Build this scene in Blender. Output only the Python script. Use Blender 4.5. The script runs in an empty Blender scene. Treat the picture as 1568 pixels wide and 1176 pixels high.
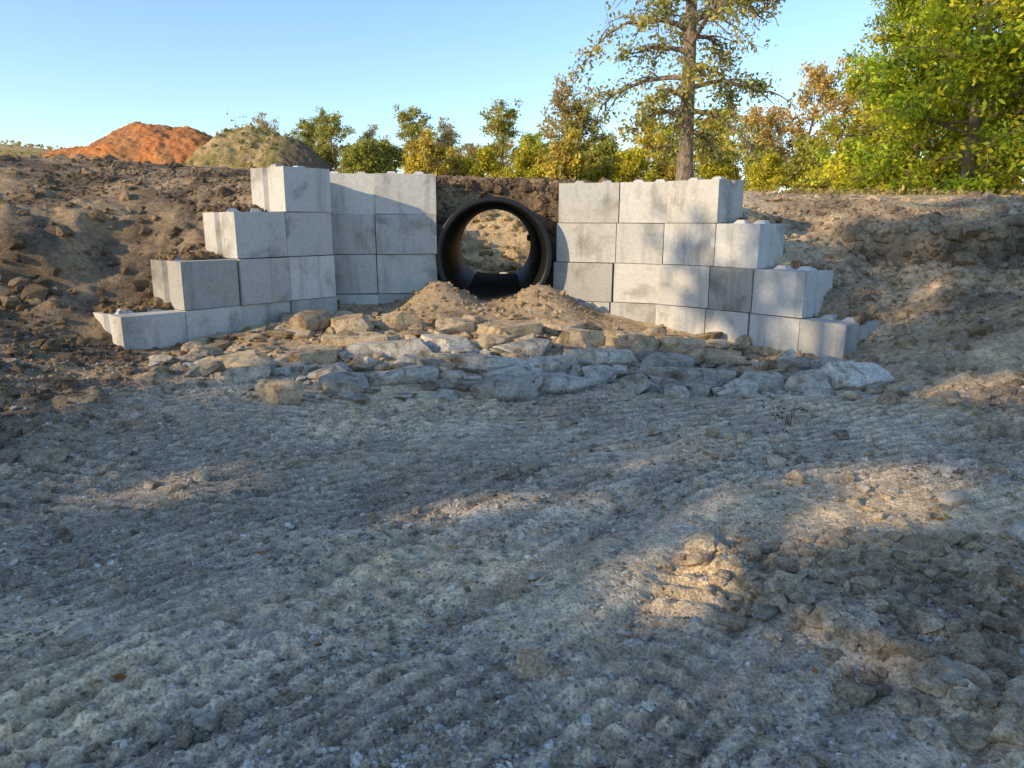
import bpy, bmesh, math, random
import numpy as np
from mathutils import Vector, Matrix
random.seed(7); rng=np.random.default_rng(7)
scene=bpy.context.scene
scene.view_settings.view_transform='Standard'
scene.view_settings.look='None'
scene.view_settings.exposure=0
scene.view_settings.gamma=1

# ------------------------------------------------------------------ helpers
def smooth(a,b,x):
    t=np.clip((x-a)/(b-a),0,1); return t*t*(3-2*t)
def _h(ix,iy,seed):
    ix=ix.astype(np.int64); iy=iy.astype(np.int64)
    n=(ix*374761393+iy*668265263+seed*144269504)&0xffffffff
    n=((n^(n>>13))*1274126177)&0xffffffff
    n=(n^(n>>16))&0xffffffff
    return n/4294967295.0
def vn(x,y,seed=0):
    xi=np.floor(x); yi=np.floor(y); fx=x-xi; fy=y-yi
    fx=fx*fx*fx*(fx*(fx*6-15)+10); fy=fy*fy*fy*(fy*(fy*6-15)+10)
    a=_h(xi,yi,seed); b=_h(xi+1,yi,seed); c=_h(xi,yi+1,seed); d=_h(xi+1,yi+1,seed)
    return (a*(1-fx)+b*fx)*(1-fy)+(c*(1-fx)+d*fx)*fy
def fbm(x,y,seed=0,oct=4,gain=.5):
    s=0;a=1;t=0
    for o in range(oct):
        cs,sn=math.cos(o*1.1+.3),math.sin(o*1.1+.3)
        s=s+a*vn((x*cs-y*sn)*2**o+o*17.3,(x*sn+y*cs)*2**o-o*9.1,seed+o); t+=a; a*=gain
    return s/t*2-1
def link(o,parent=None):
    scene.collection.objects.link(o)
    if parent is not None: o.parent=parent
    return o
def empty(name,loc=(0,0,0)):
    e=bpy.data.objects.new(name,None); e.location=loc; e.empty_display_size=.3
    return link(e)
def mesh_np(name,V,F,col=None,smoothf=False,mat=None):
    V=np.asarray(V,dtype=np.float32); F=np.asarray(F,dtype=np.int32)
    me=bpy.data.meshes.new(name)
    me.vertices.add(len(V)); me.vertices.foreach_set('co',V.ravel())
    k=F.shape[1]
    me.loops.add(F.size); me.loops.foreach_set('vertex_index',F.ravel())
    me.polygons.add(len(F))
    me.polygons.foreach_set('loop_start',np.arange(0,F.size,k,dtype=np.int32))
    me.polygons.foreach_set('loop_total',np.full(len(F),k,dtype=np.int32))
    me.polygons.foreach_set('use_smooth',np.full(len(F),smoothf))
    me.update(calc_edges=True)
    if col is not None:
        a=me.color_attributes.new('Col','FLOAT_COLOR','POINT')
        c=np.ones((len(V),4),dtype=np.float32); c[:,:3]=col
        a.data.foreach_set('color',c.ravel())
    if mat: me.materials.append(mat)
    return me
def newmat(name):
    m=bpy.data.materials.new(name); m.use_nodes=True
    nt=m.node_tree; b=nt.nodes['Principled BSDF']
    return m,nt,nt.nodes,nt.links,b
def nz(N,L,coord,scale,detail=5,rough=.6,dist=0):
    n=N.new('ShaderNodeTexNoise'); n.inputs['Scale'].default_value=scale
    n.inputs['Detail'].default_value=detail; n.inputs['Roughness'].default_value=rough
    n.inputs['Distortion'].default_value=dist
    L.new(coord,n.inputs['Vector']); return n
def ramp(N,L,fac,stops):
    r=N.new('ShaderNodeValToRGB'); e=r.color_ramp.elements
    while len(e)<len(stops): e.new(.5)
    for i,(p,c) in enumerate(stops):
        e[i].position=p; e[i].color=(*c,1) if len(c)==3 else c
    L.new(fac,r.inputs[0]); return r
def mix(N,L,a,b,fac,mode='MIX'):
    m=N.new('ShaderNodeMix'); m.data_type='RGBA'; m.blend_type=mode
    for s,v in ((m.inputs[6],a),(m.inputs[7],b),(m.inputs[0],fac)):
        if hasattr(v,'links') or hasattr(v,'is_linked'): L.new(v,s)
        elif isinstance(v,(tuple,list)): s.default_value=(*v,1)
        else: s.default_value=v
    return m.outputs[2]

# ------------------------------------------------------------------ materials
def mat_soil(name,gravel=True,bump=.5):
    m,nt,N,L,b=newmat(name)
    tc=N.new('ShaderNodeTexCoord'); co=tc.outputs['Object']
    at=N.new('ShaderNodeAttribute'); at.attribute_name='Col'
    n1=nz(N,L,co,2.3,6,.65); n2=nz(N,L,co,14,6,.7); n3=nz(N,L,co,70,4,.7)
    r1=ramp(N,L,n1.outputs[0],[(.3,(.86,.84,.81)),(.7,(1.3,1.27,1.23))])
    r2=ramp(N,L,n2.outputs[0],[(.3,(.58,.56,.53)),(.7,(1.5,1.5,1.47))])
    r3=ramp(N,L,n3.outputs[0],[(.3,(.5,.5,.5)),(.72,(1.6,1.6,1.6))])
    c=mix(N,L,at.outputs['Color'],r1.outputs[0],1,'MULTIPLY')
    c=mix(N,L,c,r2.outputs[0],1,'MULTIPLY')
    c=mix(N,L,c,r3.outputs[0],1,'MULTIPLY')
    h=n2.outputs[0]
    if gravel:
        v=N.new('ShaderNodeTexVoronoi'); v.inputs['Scale'].default_value=52; L.new(co,v.inputs['Vector'])
        sep=N.new('ShaderNodeSeparateColor'); L.new(v.outputs['Color'],sep.inputs[0])
        rr=ramp(N,L,sep.outputs[0],[(.5,(0,0,0)),(.55,(1,1,1))])
        dd=ramp(N,L,v.outputs['Distance'],[(.3,(1,1,1)),(.5,(0,0,0))])
        pn=ramp(N,L,nz(N,L,co,.9,4,.6).outputs[0],[(.36,(.1,.1,.1)),(.58,(.9,.9,.9))])
        f=mix(N,L,rr.outputs[0],dd.outputs[0],1,'MULTIPLY'); f=mix(N,L,f,pn.outputs[0],1,'MULTIPLY')
        f2=mix(N,L,f,at.outputs['Alpha'],1,'MULTIPLY')
        gc=ramp(N,L,sep.outputs[1],[(0,(.32,.30,.275)),(1,(.76,.73,.68))])
        c=mix(N,L,c,gc.outputs[0],f2)
        add=N.new('ShaderNodeMath'); add.operation='MULTIPLY_ADD'; L.new(f2,add.inputs[0]); add.inputs[1].default_value=.5
        L.new(n2.outputs[0],add.inputs[2]); h=add.outputs[0]
    L.new(c,b.inputs['Base Color']); b.inputs['Roughness'].default_value=.95
    b.inputs['Specular IOR Level'].default_value=.12
    ad=N.new('ShaderNodeMath'); ad.operation='MULTIPLY_ADD'; L.new(n3.outputs[0],ad.inputs[0]); ad.inputs[1].default_value=.45; L.new(h,ad.inputs[2])
    bp=N.new('ShaderNodeBump'); bp.inputs['Strength'].default_value=bump; bp.inputs['Distance'].default_value=.06
    L.new(ad.outputs[0],bp.inputs['Height']); L.new(bp.outputs[0],b.inputs['Normal'])
    return m
M_ground=mat_soil('soil_and_gravel',True,.75)
M_clod=mat_soil('dirt_clods',False,.9)
def mat_rock():
    m,nt,N,L,b=newmat('limestone')
    tc=N.new('ShaderNodeTexCoord'); co=tc.outputs['Object']
    at=N.new('ShaderNodeAttribute'); at.attribute_name='Col'
    n1=nz(N,L,co,4,7,.7,.5); n2=nz(N,L,co,28,6,.75)
    r1=ramp(N,L,n1.outputs[0],[(.36,(.42,.34,.25)),(.48,(1,.96,.9)),(.7,(1.3,1.3,1.3))])
    r2=ramp(N,L,n2.outputs[0],[(.28,(.5,.47,.43)),(.6,(1.2,1.2,1.2))])
    c=mix(N,L,at.outputs['Color'],r1.outputs[0],1,'MULTIPLY'); c=mix(N,L,c,r2.outputs[0],1,'MULTIPLY')
    L.new(c,b.inputs['Base Color']); b.inputs['Roughness'].default_value=.9; b.inputs['Specular IOR Level'].default_value=.2
    ad=N.new('ShaderNodeMath'); ad.operation='MULTIPLY_ADD'; L.new(n1.outputs[0],ad.inputs[0]); ad.inputs[1].default_value=2.; L.new(n2.outputs[0],ad.inputs[2])
    bp=N.new('ShaderNodeBump'); bp.inputs['Strength'].default_value=.8; bp.inputs['Distance'].default_value=.04
    L.new(ad.outputs[0],bp.inputs['Height']); L.new(bp.outputs[0],b.inputs['Normal'])
    return m
M_rock=mat_rock()
def mat_concrete():
    m,nt,N,L,b=newmat('cast_concrete')
    tc=N.new('ShaderNodeTexCoord'); co=tc.outputs['Object']
    oi=N.new('ShaderNodeObjectInfo')
    off=N.new('ShaderNodeVectorMath'); off.operation='MULTIPLY_ADD'
    cx=N.new('ShaderNodeCombineXYZ')
    for i in range(3): L.new(oi.outputs['Random'],cx.inputs[i])
    L.new(cx.outputs[0],off.inputs[0]); off.inputs[1].default_value=(37,53,71); L.new(co,off.inputs[2])
    p=off.outputs[0]
    base=ramp(N,L,oi.outputs['Random'],[(0,(.32,.31,.295)),(.13,(.58,.57,.54)),(.3,(.47,.465,.45)),(.5,(.65,.635,.60)),(.66,(.37,.365,.345)),(.76,(.58,.57,.55)),(.88,(.49,.485,.47)),(1,(.64,.63,.60))])
    n1=nz(N,L,p,1.8,5,.6,.4); n2=nz(N,L,p,22,6,.7)
    st=N.new('ShaderNodeMapping'); st.inputs['Scale'].default_value=(6,6,.7); L.new(p,st.inputs[0])
    n3=nz(N,L,st.outputs[0],1,4,.6)
    r1=ramp(N,L,n1.outputs[0],[(.34,(.66,.65,.62)),(.46,(1,1,1)),(.7,(1.08,1.08,1.08))])
    r2=ramp(N,L,n2.outputs[0],[(.3,(.84,.84,.84)),(.6,(1.05,1.05,1.05))])
    r3=ramp(N,L,n3.outputs[0],[(.34,(.68,.67,.64)),(.46,(1,1,1))])
    c=mix(N,L,base.outputs[0],r1.outputs[0],1,'MULTIPLY'); c=mix(N,L,c,r2.outputs[0],1,'MULTIPLY'); c=mix(N,L,c,r3.outputs[0],.65,'MULTIPLY')
    n4=nz(N,L,p,2.3,5,.7,1.)
    r4=ramp(N,L,n4.outputs[0],[(.56,(0,0,0)),(.74,(.5,.5,.5))])
    c=mix(N,L,c,(.44,.36,.26),r4.outputs[0])
    L.new(c,b.inputs['Base Color']); b.inputs['Roughness'].default_value=.85; b.inputs['Specular IOR Level'].default_value=.25
    v=N.new('ShaderNodeTexVoronoi'); v.inputs['Scale'].default_value=30; L.new(p,v.inputs['Vector'])
    pit=ramp(N,L,v.outputs['Distance'],[(.06,(0,0,0)),(.12,(1,1,1))])
    ad=N.new('ShaderNodeMath'); ad.operation='MULTIPLY_ADD'; L.new(n2.outputs[0],ad.inputs[0]); ad.inputs[1].default_value=.8; L.new(pit.outputs[0],ad.inputs[2])
    bp=N.new('ShaderNodeBump'); bp.inputs['Strength'].default_value=.35; bp.inputs['Distance'].default_value=.012
    L.new(ad.outputs[0],bp.inputs['Height']); L.new(bp.outputs[0],b.inputs['Normal'])
    return m
M_conc=mat_concrete()
def mat_pipe():
    m,nt,N,L,b=newmat('black_hdpe')
    tc=N.new('ShaderNodeTexCoord')
    n=nz(N,L,tc.outputs['Object'],5,6,.7)
    r=ramp(N,L,n.outputs[0],[(.35,(.006,.007,.009)),(.8,(.014,.014,.014))])
    L.new(r.outputs[0],b.inputs['Base Color']); b.inputs['Roughness'].default_value=.4; b.inputs['Specular IOR Level'].default_value=.45
    return m
M_pipe=mat_pipe()
def mat_leaf(name):
    m,nt,N,L,b=newmat(name)
    N.remove(b)
    at=N.new('ShaderNodeAttribute'); at.attribute_name='Col'
    df=N.new('ShaderNodeBsdfDiffuse'); L.new(at.outputs['Color'],df.inputs[0])
    t=N.new('ShaderNodeBsdfTranslucent')
    hs=N.new('ShaderNodeHueSaturation'); hs.inputs['Value'].default_value=1.4; L.new(at.outputs['Color'],hs.inputs['Color']); L.new(hs.outputs[0],t.inputs[0])
    mx=N.new('ShaderNodeMixShader'); mx.inputs[0].default_value=.35
    L.new(df.outputs[0],mx.inputs[1]); L.new(t.outputs[0],mx.inputs[2])
    L.new(mx.outputs[0],N['Material Output'].inputs[0]); return m
M_leaf=mat_leaf('leaves')
def mat_bark():
    m,nt,N,L,b=newmat('bark')
    tc=N.new('ShaderNodeTexCoord')
    mp=N.new('ShaderNodeMapping'); mp.inputs['Scale'].default_value=(9,9,1.6); L.new(tc.outputs['Object'],mp.inputs[0])
    n=nz(N,L,mp.outputs[0],2,7,.75,.6)
    r=ramp(N,L,n.outputs[0],[(.35,(.08,.058,.043)),(.5,(.26,.20,.15)),(.68,(.46,.38,.30))])
    L.new(r.outputs[0],b.inputs['Base Color']); b.inputs['Roughness'].default_value=.95
    bp=N.new('ShaderNodeBump'); bp.inputs['Strength'].default_value=1; bp.inputs['Distance'].default_value=.06
    L.new(n.outputs[0],bp.inputs['Height']); L.new(bp.outputs[0],b.inputs['Normal'])
    return m
M_bark=mat_bark()

# ------------------------------------------------------------------ terrain shape
def rbf(pts):
    P=np.array(pts,float); X=P[:,:2]; n=len(P)
    D=np.linalg.norm(X[:,None]-X[None],axis=2)
    A=np.zeros((n+3,n+3)); A[:n,:n]=D; A[:n,n]=1; A[:n,n+1:]=X/50; A[n,:n]=1; A[n+1:,:n]=(X/50).T
    b=np.zeros(n+3); b[:n]=P[:,2]
    w=np.linalg.solve(A,b)
    def f(x,y):
        x=np.clip(x,-60,60); y=np.clip(y,-40,100)
        out=w[n]+w[n+1]*x/50+w[n+2]*y/50
        for i in range(n): out=out+w[i]*np.sqrt((x-X[i,0])**2+(y-X[i,1])**2+.02)
        return out
    return f
HFp=[(0,-40,.3),(-40,-40,.6),(40,-40,.6),(0,0,0),(0,2,0),(-2,2,0),(2,2,.05),(-4,3,.06),(4,3,.15),(0,5,0),(-3,5.5,.04),(3,5.5,.05),
(-6,5,.35),(6,5,.4),(-5,7.1,.3),(5,7,.27),(-2,7.5,.05),(0,7.5,.02),(2.5,7.5,0),(-3.5,8,.12),(-4.6,8.2,.2),(-4,8.9,.14),(-3,10,.32),
(-2.4,10.9,.36),(-1.2,11.4,.40),(-.3,11.4,.42),(.6,11.5,.40),(1.5,11.2,.2),(2.2,10.8,.05),(3,10,-.02),(3.7,9.2,-.05),(4.2,8.6,.05),
(0,10,.27),(0,9,.12),(-1.5,10,.3),(2,9.3,0),(-8,6,.85),(8,6.5,.9),(5,8.3,.42),(5.85,8.5,.8),(-6.2,8,.65),(-14,4,1.5),(14,5,1.5),(-60,0,3),(60,0,2),
(0,100,1),(-60,60,3),(60,60,3)]
HBp=[(4.7,9.4,.45),(4.4,9.95,.8),(3.9,10.4,1.15),(3.3,11,1.6),(2.5,11.6,1.98),(1.5,12,2.1),(.6,12.4,2.2),(4.4,11,1.25),(5,12,1.8),(4.1,12.6,1.93),
(6.2,11.4,1.55),(6.2,10.9,1.38),(6.8,10,1.22),(5.85,8.5,.84),(5,8.3,.47),(8,13,1.93),(9,10,1.5),(10,8,1.3),(14,7,1.7),(12,14,2.05),
(8,6.5,.95),(5,7,.3),(4.5,20,2.3),(10,25,2.45),(20,30,2.7),(0,40,3.0),(20,60,3.4),(-8.7,13,2.72),(-6,14,2.62),(-4,13.5,2.42),(-5,11.5,2.05),
(-7,11,2.0),(-6.2,9.2,1.2),(-5.3,9.3,.62),(-4.95,9.75,.85),(-4.45,10.2,1.3),(-3.9,10.75,1.85),(-3.4,11.2,2.1),(-4.85,9.35,.52),(-4.2,10.0,1.1),(-3.7,10.6,1.7),(-3,12,2.28),(-2,12.3,2.25),(-.3,12.8,2.25),
(-7,9,1.4),(-10,9,2.0),(-9,7,1.25),(-14,7,2),(-15,14,3.0),(-10,20,2.9),(-15,26,3.6),(-22,32,4.9),(-30,40,5.4),(-6,22,2.8),(-8,30,3.1),
(0,100,4.4),(60,100,4.2),(-60,100,7),(60,40,3),(60,0,2),(-60,40,6),(-60,0,4),(0,60,3.4),(-12,60,4.0),(-40,60,6),(0,-40,.3),(-40,-40,.6),(40,-40,.6)]
fF=rbf(HFp); fB=rbf(HBp)
Q=[(-4.52,8.48),(-4.02,9.07),(-3.54,9.66),(-3.06,10.25),(-2.57,10.85)]
R_=[(-2.95,11.38),(-2.06,11.44),(-1.14,11.56)]
Pw=[(.62,11.8),(1.52,11.5),(2.19,11.2),(2.79,10.6),(3.25,10.1),(3.72,9.5),(4.08,8.93)]
WL=np.array([(-60,3),(-14,6),(-6.5,8.1),(-4.75,8.45)]+Q[1:]+[(-2.5,11.4),(-1.15,11.65),(-.3,11.97),(.55,11.88)]+Pw[1:]+[(4.6,8.8),(6,8.8),(14,8),(60,6)],float)
def sdist(x,y):
    d=np.full(x.shape,1e9)
    for a,b in zip(WL[:-1],WL[1:]):
        ab=b-a; t=np.clip(((x-a[0])*ab[0]+(y-a[1])*ab[1])/(ab@ab),0,1)
        d=np.minimum(d,np.hypot(x-a[0]-t*ab[0],y-a[1]-t*ab[1]))
    return np.where(y>np.interp(x,WL[:,0],WL[:,1]),d,-d)
def g(x,y,cx,cy,rx,ry,rot=0):
    c,s=math.cos(rot),math.sin(rot); u=(x-cx)*c+(y-cy)*s; v=-(x-cx)*s+(y-cy)*c
    return np.exp(-(u/rx)**2-(v/ry)**2)
def rough_mask(x,y,sd):
    wob=fbm(x*.5,y*.5,31,3)*1.0
    left=smooth(-2.2,-4.2,x+wob)
    right=smooth(2.9,4.4,x+wob)
    bank=smooth(-.3,.5,sd)
    near=smooth(1.2,2.0,x+wob*.3-.5*(3.2-y))*smooth(3.8,3.0,y)
    m=np.maximum(np.maximum(left,right)*smooth(11,9.5,y),np.maximum(bank,near))
    chb=smooth(5,3.5,np.abs(x+.4))*smooth(26,23,y)
    return np.clip(m,0,1)*(1-.85*smooth(15,22,y)*(1-chb))
RX=[1.6,2.0,2.64,3.6,4.2]; RXX=[2.1,1.8,1.36,1.02,.9]
def tracks(x,y,inb):
    r1=np.hypot(x-5.5,y+3.5)
    m1=smooth(.32,.55,vn(x*.6+9,y*.6,12))*inb*smooth(8,6.5,y)*smooth(.15,.5,vn(x*2.1,y*2.1,77))
    a=m1*np.clip(1.4*np.sin(r1*2*np.pi/.11+2.6*fbm(x*1.5,y*1.5,13,3)),-1,1)
    r2=np.hypot(x+1.,y-13)
    m2=smooth(.32,.52,vn(x*.5-4,y*.6+7,15))*inb*smooth(3.2,4.2,y)*smooth(8,6.8,y)*smooth(.15,.5,vn(x*1.7,y*1.7,78))
    b=m2*np.clip(1.4*np.sin(r2*2*np.pi/.14+2.6*fbm(x,y,16,3)),-1,1)
    r3=np.hypot(x+6,y-8.5)
    m3=smooth(.3,.55,vn(x*.5+2,y*.5+3,18))*inb*smooth(6,4,y)
    c=m3*(fbm(r3*8,np.arctan2(y-8.5,x+6)*2.5,19,4)*1.8)
    return a,b,c
def edge_r(x,y): return 10.9+.35*np.sin(x*1.7)+.3*fbm(x*1.3,y*.2,5,3)
def edge_l(x,y): return 9.25+.2*fbm(x*1.3,y*.2,8,3)+.1*(x+6)
def H(x,y,detail=True):
    x=np.asarray(x,float); y=np.asarray(y,float)
    sd=sdist(x,y)
    f=fF(x,y); b=fB(x,y)
    ch=smooth(4.2,1.6,np.abs(x+.4))*smooth(16.2,16.9,y)*smooth(25.5,19,y)
    b=b*(1-ch)+.5*ch
    edge=edge_r(x,y)
    b=b+.36*smooth(4.6,5.4,x)*(smooth(edge-.08,edge+.1,y)-.5)*smooth(3.,1.,np.abs(y-edge))
    edl=edge_l(x,y)
    b=b+.42*smooth(-5.5,-6.0,x)*(smooth(edl-.1,edl+.1,y)-.5)*smooth(2.2,.8,np.abs(y-edl))
    w=.62+ .5*smooth(4.2,5.5,x)+.25*smooth(-5,-7,x)
    z=f+(b-f)*smooth(.14,w,sd)
    z=z+.40*g(x,y,-1.08,11.05,.5,.42)+.36*g(x,y,.5,11.15,.5,.4)
    if not detail: return z
    R=rough_mask(x,y,sd)
    inb=1-R
    pl=(1-.5*smooth(10.5,12.5,y))*(.3+.7*smooth(.5,1.3,np.abs(sd)+.8*smooth(-6,-8,x)+smooth(4.6,6,x)))
    z=z+R*pl*(.11*fbm(x*.8,y*.8,1,4)+.08*(np.abs(fbm(x*2.3,y*2.3,2,4))*2-.6)+.06*fbm(x*7,y*7,3,4))*smooth(60,25,y)
    fl=smooth(1.6,1.1,np.abs(x+.3))*smooth(.2,.5,sd)*smooth(14,13,y)
    z=z+fl*(.10*fbm(x*4.5,y*4.5,23,4)+.06*fbm(x*11,y*11,24,3))
    z=z+inb*(.05*fbm(x*.9,y*.9,4,4)+.026*fbm(x*4,y*4,6,5,.55)+.008*(1-np.abs(fbm(x*9,y*9,7,3))*2))
    a_,b_,c_=tracks(x,y,inb)
    z=z+.013*a_+.014*b_+.024*c_
    u=(x-.75)*.88-(y-2.9)*.47; v=(x-.75)*.47+(y-2.9)*.88
    rut=smooth(.32,.2,np.abs(u))*smooth(1.5,1.0,np.abs(v))
    z=z-rut*.04+rut*.02*np.clip(2*np.sin(v*2*np.pi/.13+np.abs(u)*12),-1,1)*smooth(.24,.16,np.abs(u))
    u=(x+1.1)*.80-(y-2.7)*.6; v=(x+1.1)*.6+(y-2.7)*.80
    rut=smooth(.3,.2,np.abs(u))*smooth(1.6,1.0,np.abs(v))
    z=z-rut*.02+rut*.011*np.clip(2*np.sin(v*2*np.pi/.12),-1,1)
    xr=np.interp(y,RX,RXX); rid=np.exp(-((x-xr)/.1)**2)*smooth(3.9,3.3,y)*smooth(1.2,1.8,y)
    z=z+rid*(.075+.05*fbm(x*6,y*6,22,3))
    return z
PCX,PCZ=-.28,1.14
def pcx(y): return PCX-.016*(y-11.6)

def axis(parts):
    out=[]
    for a,b,s in parts: out+=list(np.arange(a,b-1e-6,s))
    return np.array(out+[parts[-1][1]])
xs=axis([(-700,-100,60),(-100,-40,6),(-40,-16,1),(-16,-8,.16),(-8,-5,.06),(-5,-3.2,.045),(-3.2,3.2,.022),(3.2,5,.045),(5,8,.06),(8,16,.16),(16,40,1),(40,100,6),(100,700,60)])
ys=axis([(-100,-20,8),(-20,0,1.5),(0,1.6,.2),(1.6,4,.016),(4,7,.025),(7,11.8,.05),(11.8,12.6,.022),(12.6,16,.08),(16,17.2,.04),(17.2,26,.12),(26,40,.4),(40,100,4),(100,800,50)])
GX,GY=np.meshgrid(xs,ys); gx=GX.ravel(); gy=GY.ravel(); gz=H(gx,gy)
nx,ny=len(xs),len(ys)
i=np.arange(nx-1); j=np.arange(ny-1); I,J=np.meshgrid(i,j); a=(J*nx+I).ravel()
F=np.stack([a,a+1,a+nx+1,a+nx],1)
cxm=gx[F].mean(1); cym=gy[F].mean(1); czm=gz[F].mean(1)
inside=((cxm-pcx(cym))**2+(czm-PCZ)**2<.855**2)&(cym>11.7)&(cym<17.6)
F=F[~inside]
def lerp(a,b,t): return a*(1-t[:,None])+b*t[:,None]
def ground_col(x,y,z):
    sd=sdist(x,y); n=len(x)
    R=rough_mask(x,y,sd)
    c=np.tile(np.array([.57,.475,.365]),(n,1))
    nn=fbm(x*.7,y*.7,41,5)
    c=lerp(c,np.array([.66,.52,.35]),smooth(-.1,.35,nn)*.8)
    c=lerp(c,np.array([.38,.31,.235]),smooth(.05,-.4,nn)*.75)
    a_,b_,c_=tracks(x,y,1-R)
    c=c*(1+.17*a_+.17*b_+.32*np.clip(c_,-1,1))[:,None]
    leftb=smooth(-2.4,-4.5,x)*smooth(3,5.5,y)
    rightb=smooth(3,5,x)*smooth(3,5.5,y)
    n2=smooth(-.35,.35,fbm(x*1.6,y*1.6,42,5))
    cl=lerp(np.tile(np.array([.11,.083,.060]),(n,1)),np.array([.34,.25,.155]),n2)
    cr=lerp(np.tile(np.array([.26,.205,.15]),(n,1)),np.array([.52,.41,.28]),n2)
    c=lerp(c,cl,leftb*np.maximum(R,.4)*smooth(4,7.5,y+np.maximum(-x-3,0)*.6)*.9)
    c=lerp(c,cr,rightb*R)
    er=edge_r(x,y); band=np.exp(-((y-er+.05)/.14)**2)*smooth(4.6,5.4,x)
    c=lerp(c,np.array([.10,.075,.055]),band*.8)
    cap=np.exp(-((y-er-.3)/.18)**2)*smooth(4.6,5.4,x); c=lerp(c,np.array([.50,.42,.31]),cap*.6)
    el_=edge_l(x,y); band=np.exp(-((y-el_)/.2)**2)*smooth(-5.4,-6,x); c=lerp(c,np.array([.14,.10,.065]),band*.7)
    ap=smooth(7.4,9.2,y+.5*fbm(x,y,47,3))*smooth(.1,-.2,sd)*smooth(-5,-3.5,x)
    c=lerp(c,np.array([.40,.295,.18]),ap*.85)
    nearc=smooth(1.2,2.0,x-.5*(3.2-y))*smooth(3.8,3.0,y); c=lerp(c,np.array([.32,.25,.18]),nearc*.7)
    mid=smooth(0,.3,sd)*smooth(3.8,2.6,np.abs(x+.3))*smooth(20,15,y)
    c=lerp(c,lerp(np.tile(np.array([.12,.088,.06]),(n,1)),np.array([.32,.23,.145]),n2),mid)
    far=smooth(15.5,19,y+fbm(x*.3,y*.3,44,3)*1.5)
    gr=lerp(np.tile(np.array([.52,.39,.19]),(n,1)),np.array([.26,.26,.09]),smooth(-.2,.4,fbm(x*.25,y*.25,45,4)))
    c=lerp(c,gr,far*(1-smooth(4.2,2.5,np.abs(x+.4))*smooth(27,24,y)))
    cb=smooth(4.5,3,np.abs(x+.4))*smooth(16,17,y)*smooth(28,25,y)
    cbc=lerp(np.tile(np.array([.58,.44,.25]),(n,1)),np.array([.26,.20,.10]),smooth(-.2,.3,fbm(x*1.8,y*1.8,48,4)))
    c=lerp(c,cbc,cb*.9)
    return c,R,sd
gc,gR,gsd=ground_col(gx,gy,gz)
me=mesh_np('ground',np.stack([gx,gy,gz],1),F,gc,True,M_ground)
al=np.ones((len(gx),4),dtype=np.float32); al[:,:3]=gc
al[:,3]=np.clip(1-gR*.75,0,1)*smooth(30,14,gy)
me.color_attributes['Col'].data.foreach_set('color',al.ravel())
link(bpy.data.objects.new('ground',me))

# ------------------------------------------------------------------ rocks & clods
def ico(sub):
    bm=bmesh.new(); bmesh.ops.create_icosphere(bm,subdivisions=sub,radius=1)
    V=np.array([v.co[:] for v in bm.verts]); Fc=np.array([[v.index for v in f.verts] for f in bm.faces]); bm.free()
    return V,Fc
ICO={s:ico(s) for s in (1,2,3,4)}
def rock_shape(sub,r,planes=9,flat=1.,nb=.06,dmin=.55,dmax=.9,slab=False):
    V,Fc=ICO[sub]; V=V.copy()
    V=np.sign(V)*np.abs(V)**.7
    if slab:
        tn=np.array([r.normal(0,.12),r.normal(0,.12),1.]); 
        zz_=V@tn; V[:,2]-=np.maximum(zz_-.45,0); V[:,2]/=.5
        for k in range(9):
            a_=r.uniform(0,6.28); n=np.array([math.cos(a_),math.sin(a_),r.normal(0,.2)]); n/=np.linalg.norm(n); d=r.uniform(.55,.92)
            o=np.maximum(V@n-d,0); V-=o[:,None]*n
    for k in range(planes):
        n=r.normal(size=3); n/=np.linalg.norm(n); d=r.uniform(dmin,dmax)
        o=np.maximum(V@n-d,0); V-=o[:,None]*n
    o=np.zeros(len(V)); 
    for k in range(9):
        w=r.normal(size=3); w*=r.uniform(2,9)/np.linalg.norm(w); o+=np.sin(V@w+r.uniform(0,6.28))/(np.linalg.norm(w)**.8)
    nr=V/np.maximum(np.linalg.norm(V,axis=1,keepdims=True),1e-6)
    V=V+nr*o[:,None]*nb
    V[:,2]*=flat
    return V,Fc
def randrot(n,tilt=None):
    az=rng.uniform(0,2*np.pi,n); ax=rng.uniform(0,2*np.pi,n); t=rng.normal(0,tilt,n)/2
    q1=np.stack([np.cos(az/2),0*az,0*az,np.sin(az/2)],1)
    q2=np.stack([np.cos(t),np.sin(t)*np.cos(ax),np.sin(t)*np.sin(ax),0*t],1)
    w1,x1,y1,z1=q2.T; w2,x2,y2,z2=q1.T
    q=np.stack([w1*w2-x1*x2-y1*y2-z1*z2,w1*x2+x1*w2+y1*z2-z1*y2,w1*y2-x1*z2+y1*w2+z1*x2,w1*z2+x1*y2-y1*x2+z1*w2],1)
    w,x,y,z=q.T
    return np.stack([1-2*(y*y+z*z),2*(x*y-z*w),2*(x*z+y*w),2*(x*y+z*w),1-2*(x*x+z*z),2*(y*z-x*w),2*(x*z-y*w),2*(y*z+x*w),1-2*(x*x+y*y)],1).reshape(n,3,3)
def scatter(name,shapes,pos,scale,rot,cols,mat,smoothf):
    k=rng.integers(0,len(shapes),len(pos)); VV=[];FF=[];CC=[];off=0
    for s,(V,Fc) in enumerate(shapes):
        id_=np.where(k==s)[0]
        if not len(id_): continue
        sc=scale[id_]; 
        W=np.einsum('nij,nvj->nvi',rot[id_],V[None]*sc[:,None,:])+pos[id_][:,None,:]
        VV.append(W.reshape(-1,3)); nv=len(V)
        FF.append((Fc[None]+np.arange(len(id_))[:,None,None]*nv+off).reshape(-1,3)); off+=nv*len(id_)
        CC.append(np.repeat(cols[id_],nv,axis=0))
    me=mesh_np(name,np.concatenate(VV),np.concatenate(FF),np.concatenate(CC),smoothf,mat)
    return link(bpy.data.objects.new(name,me))
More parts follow.
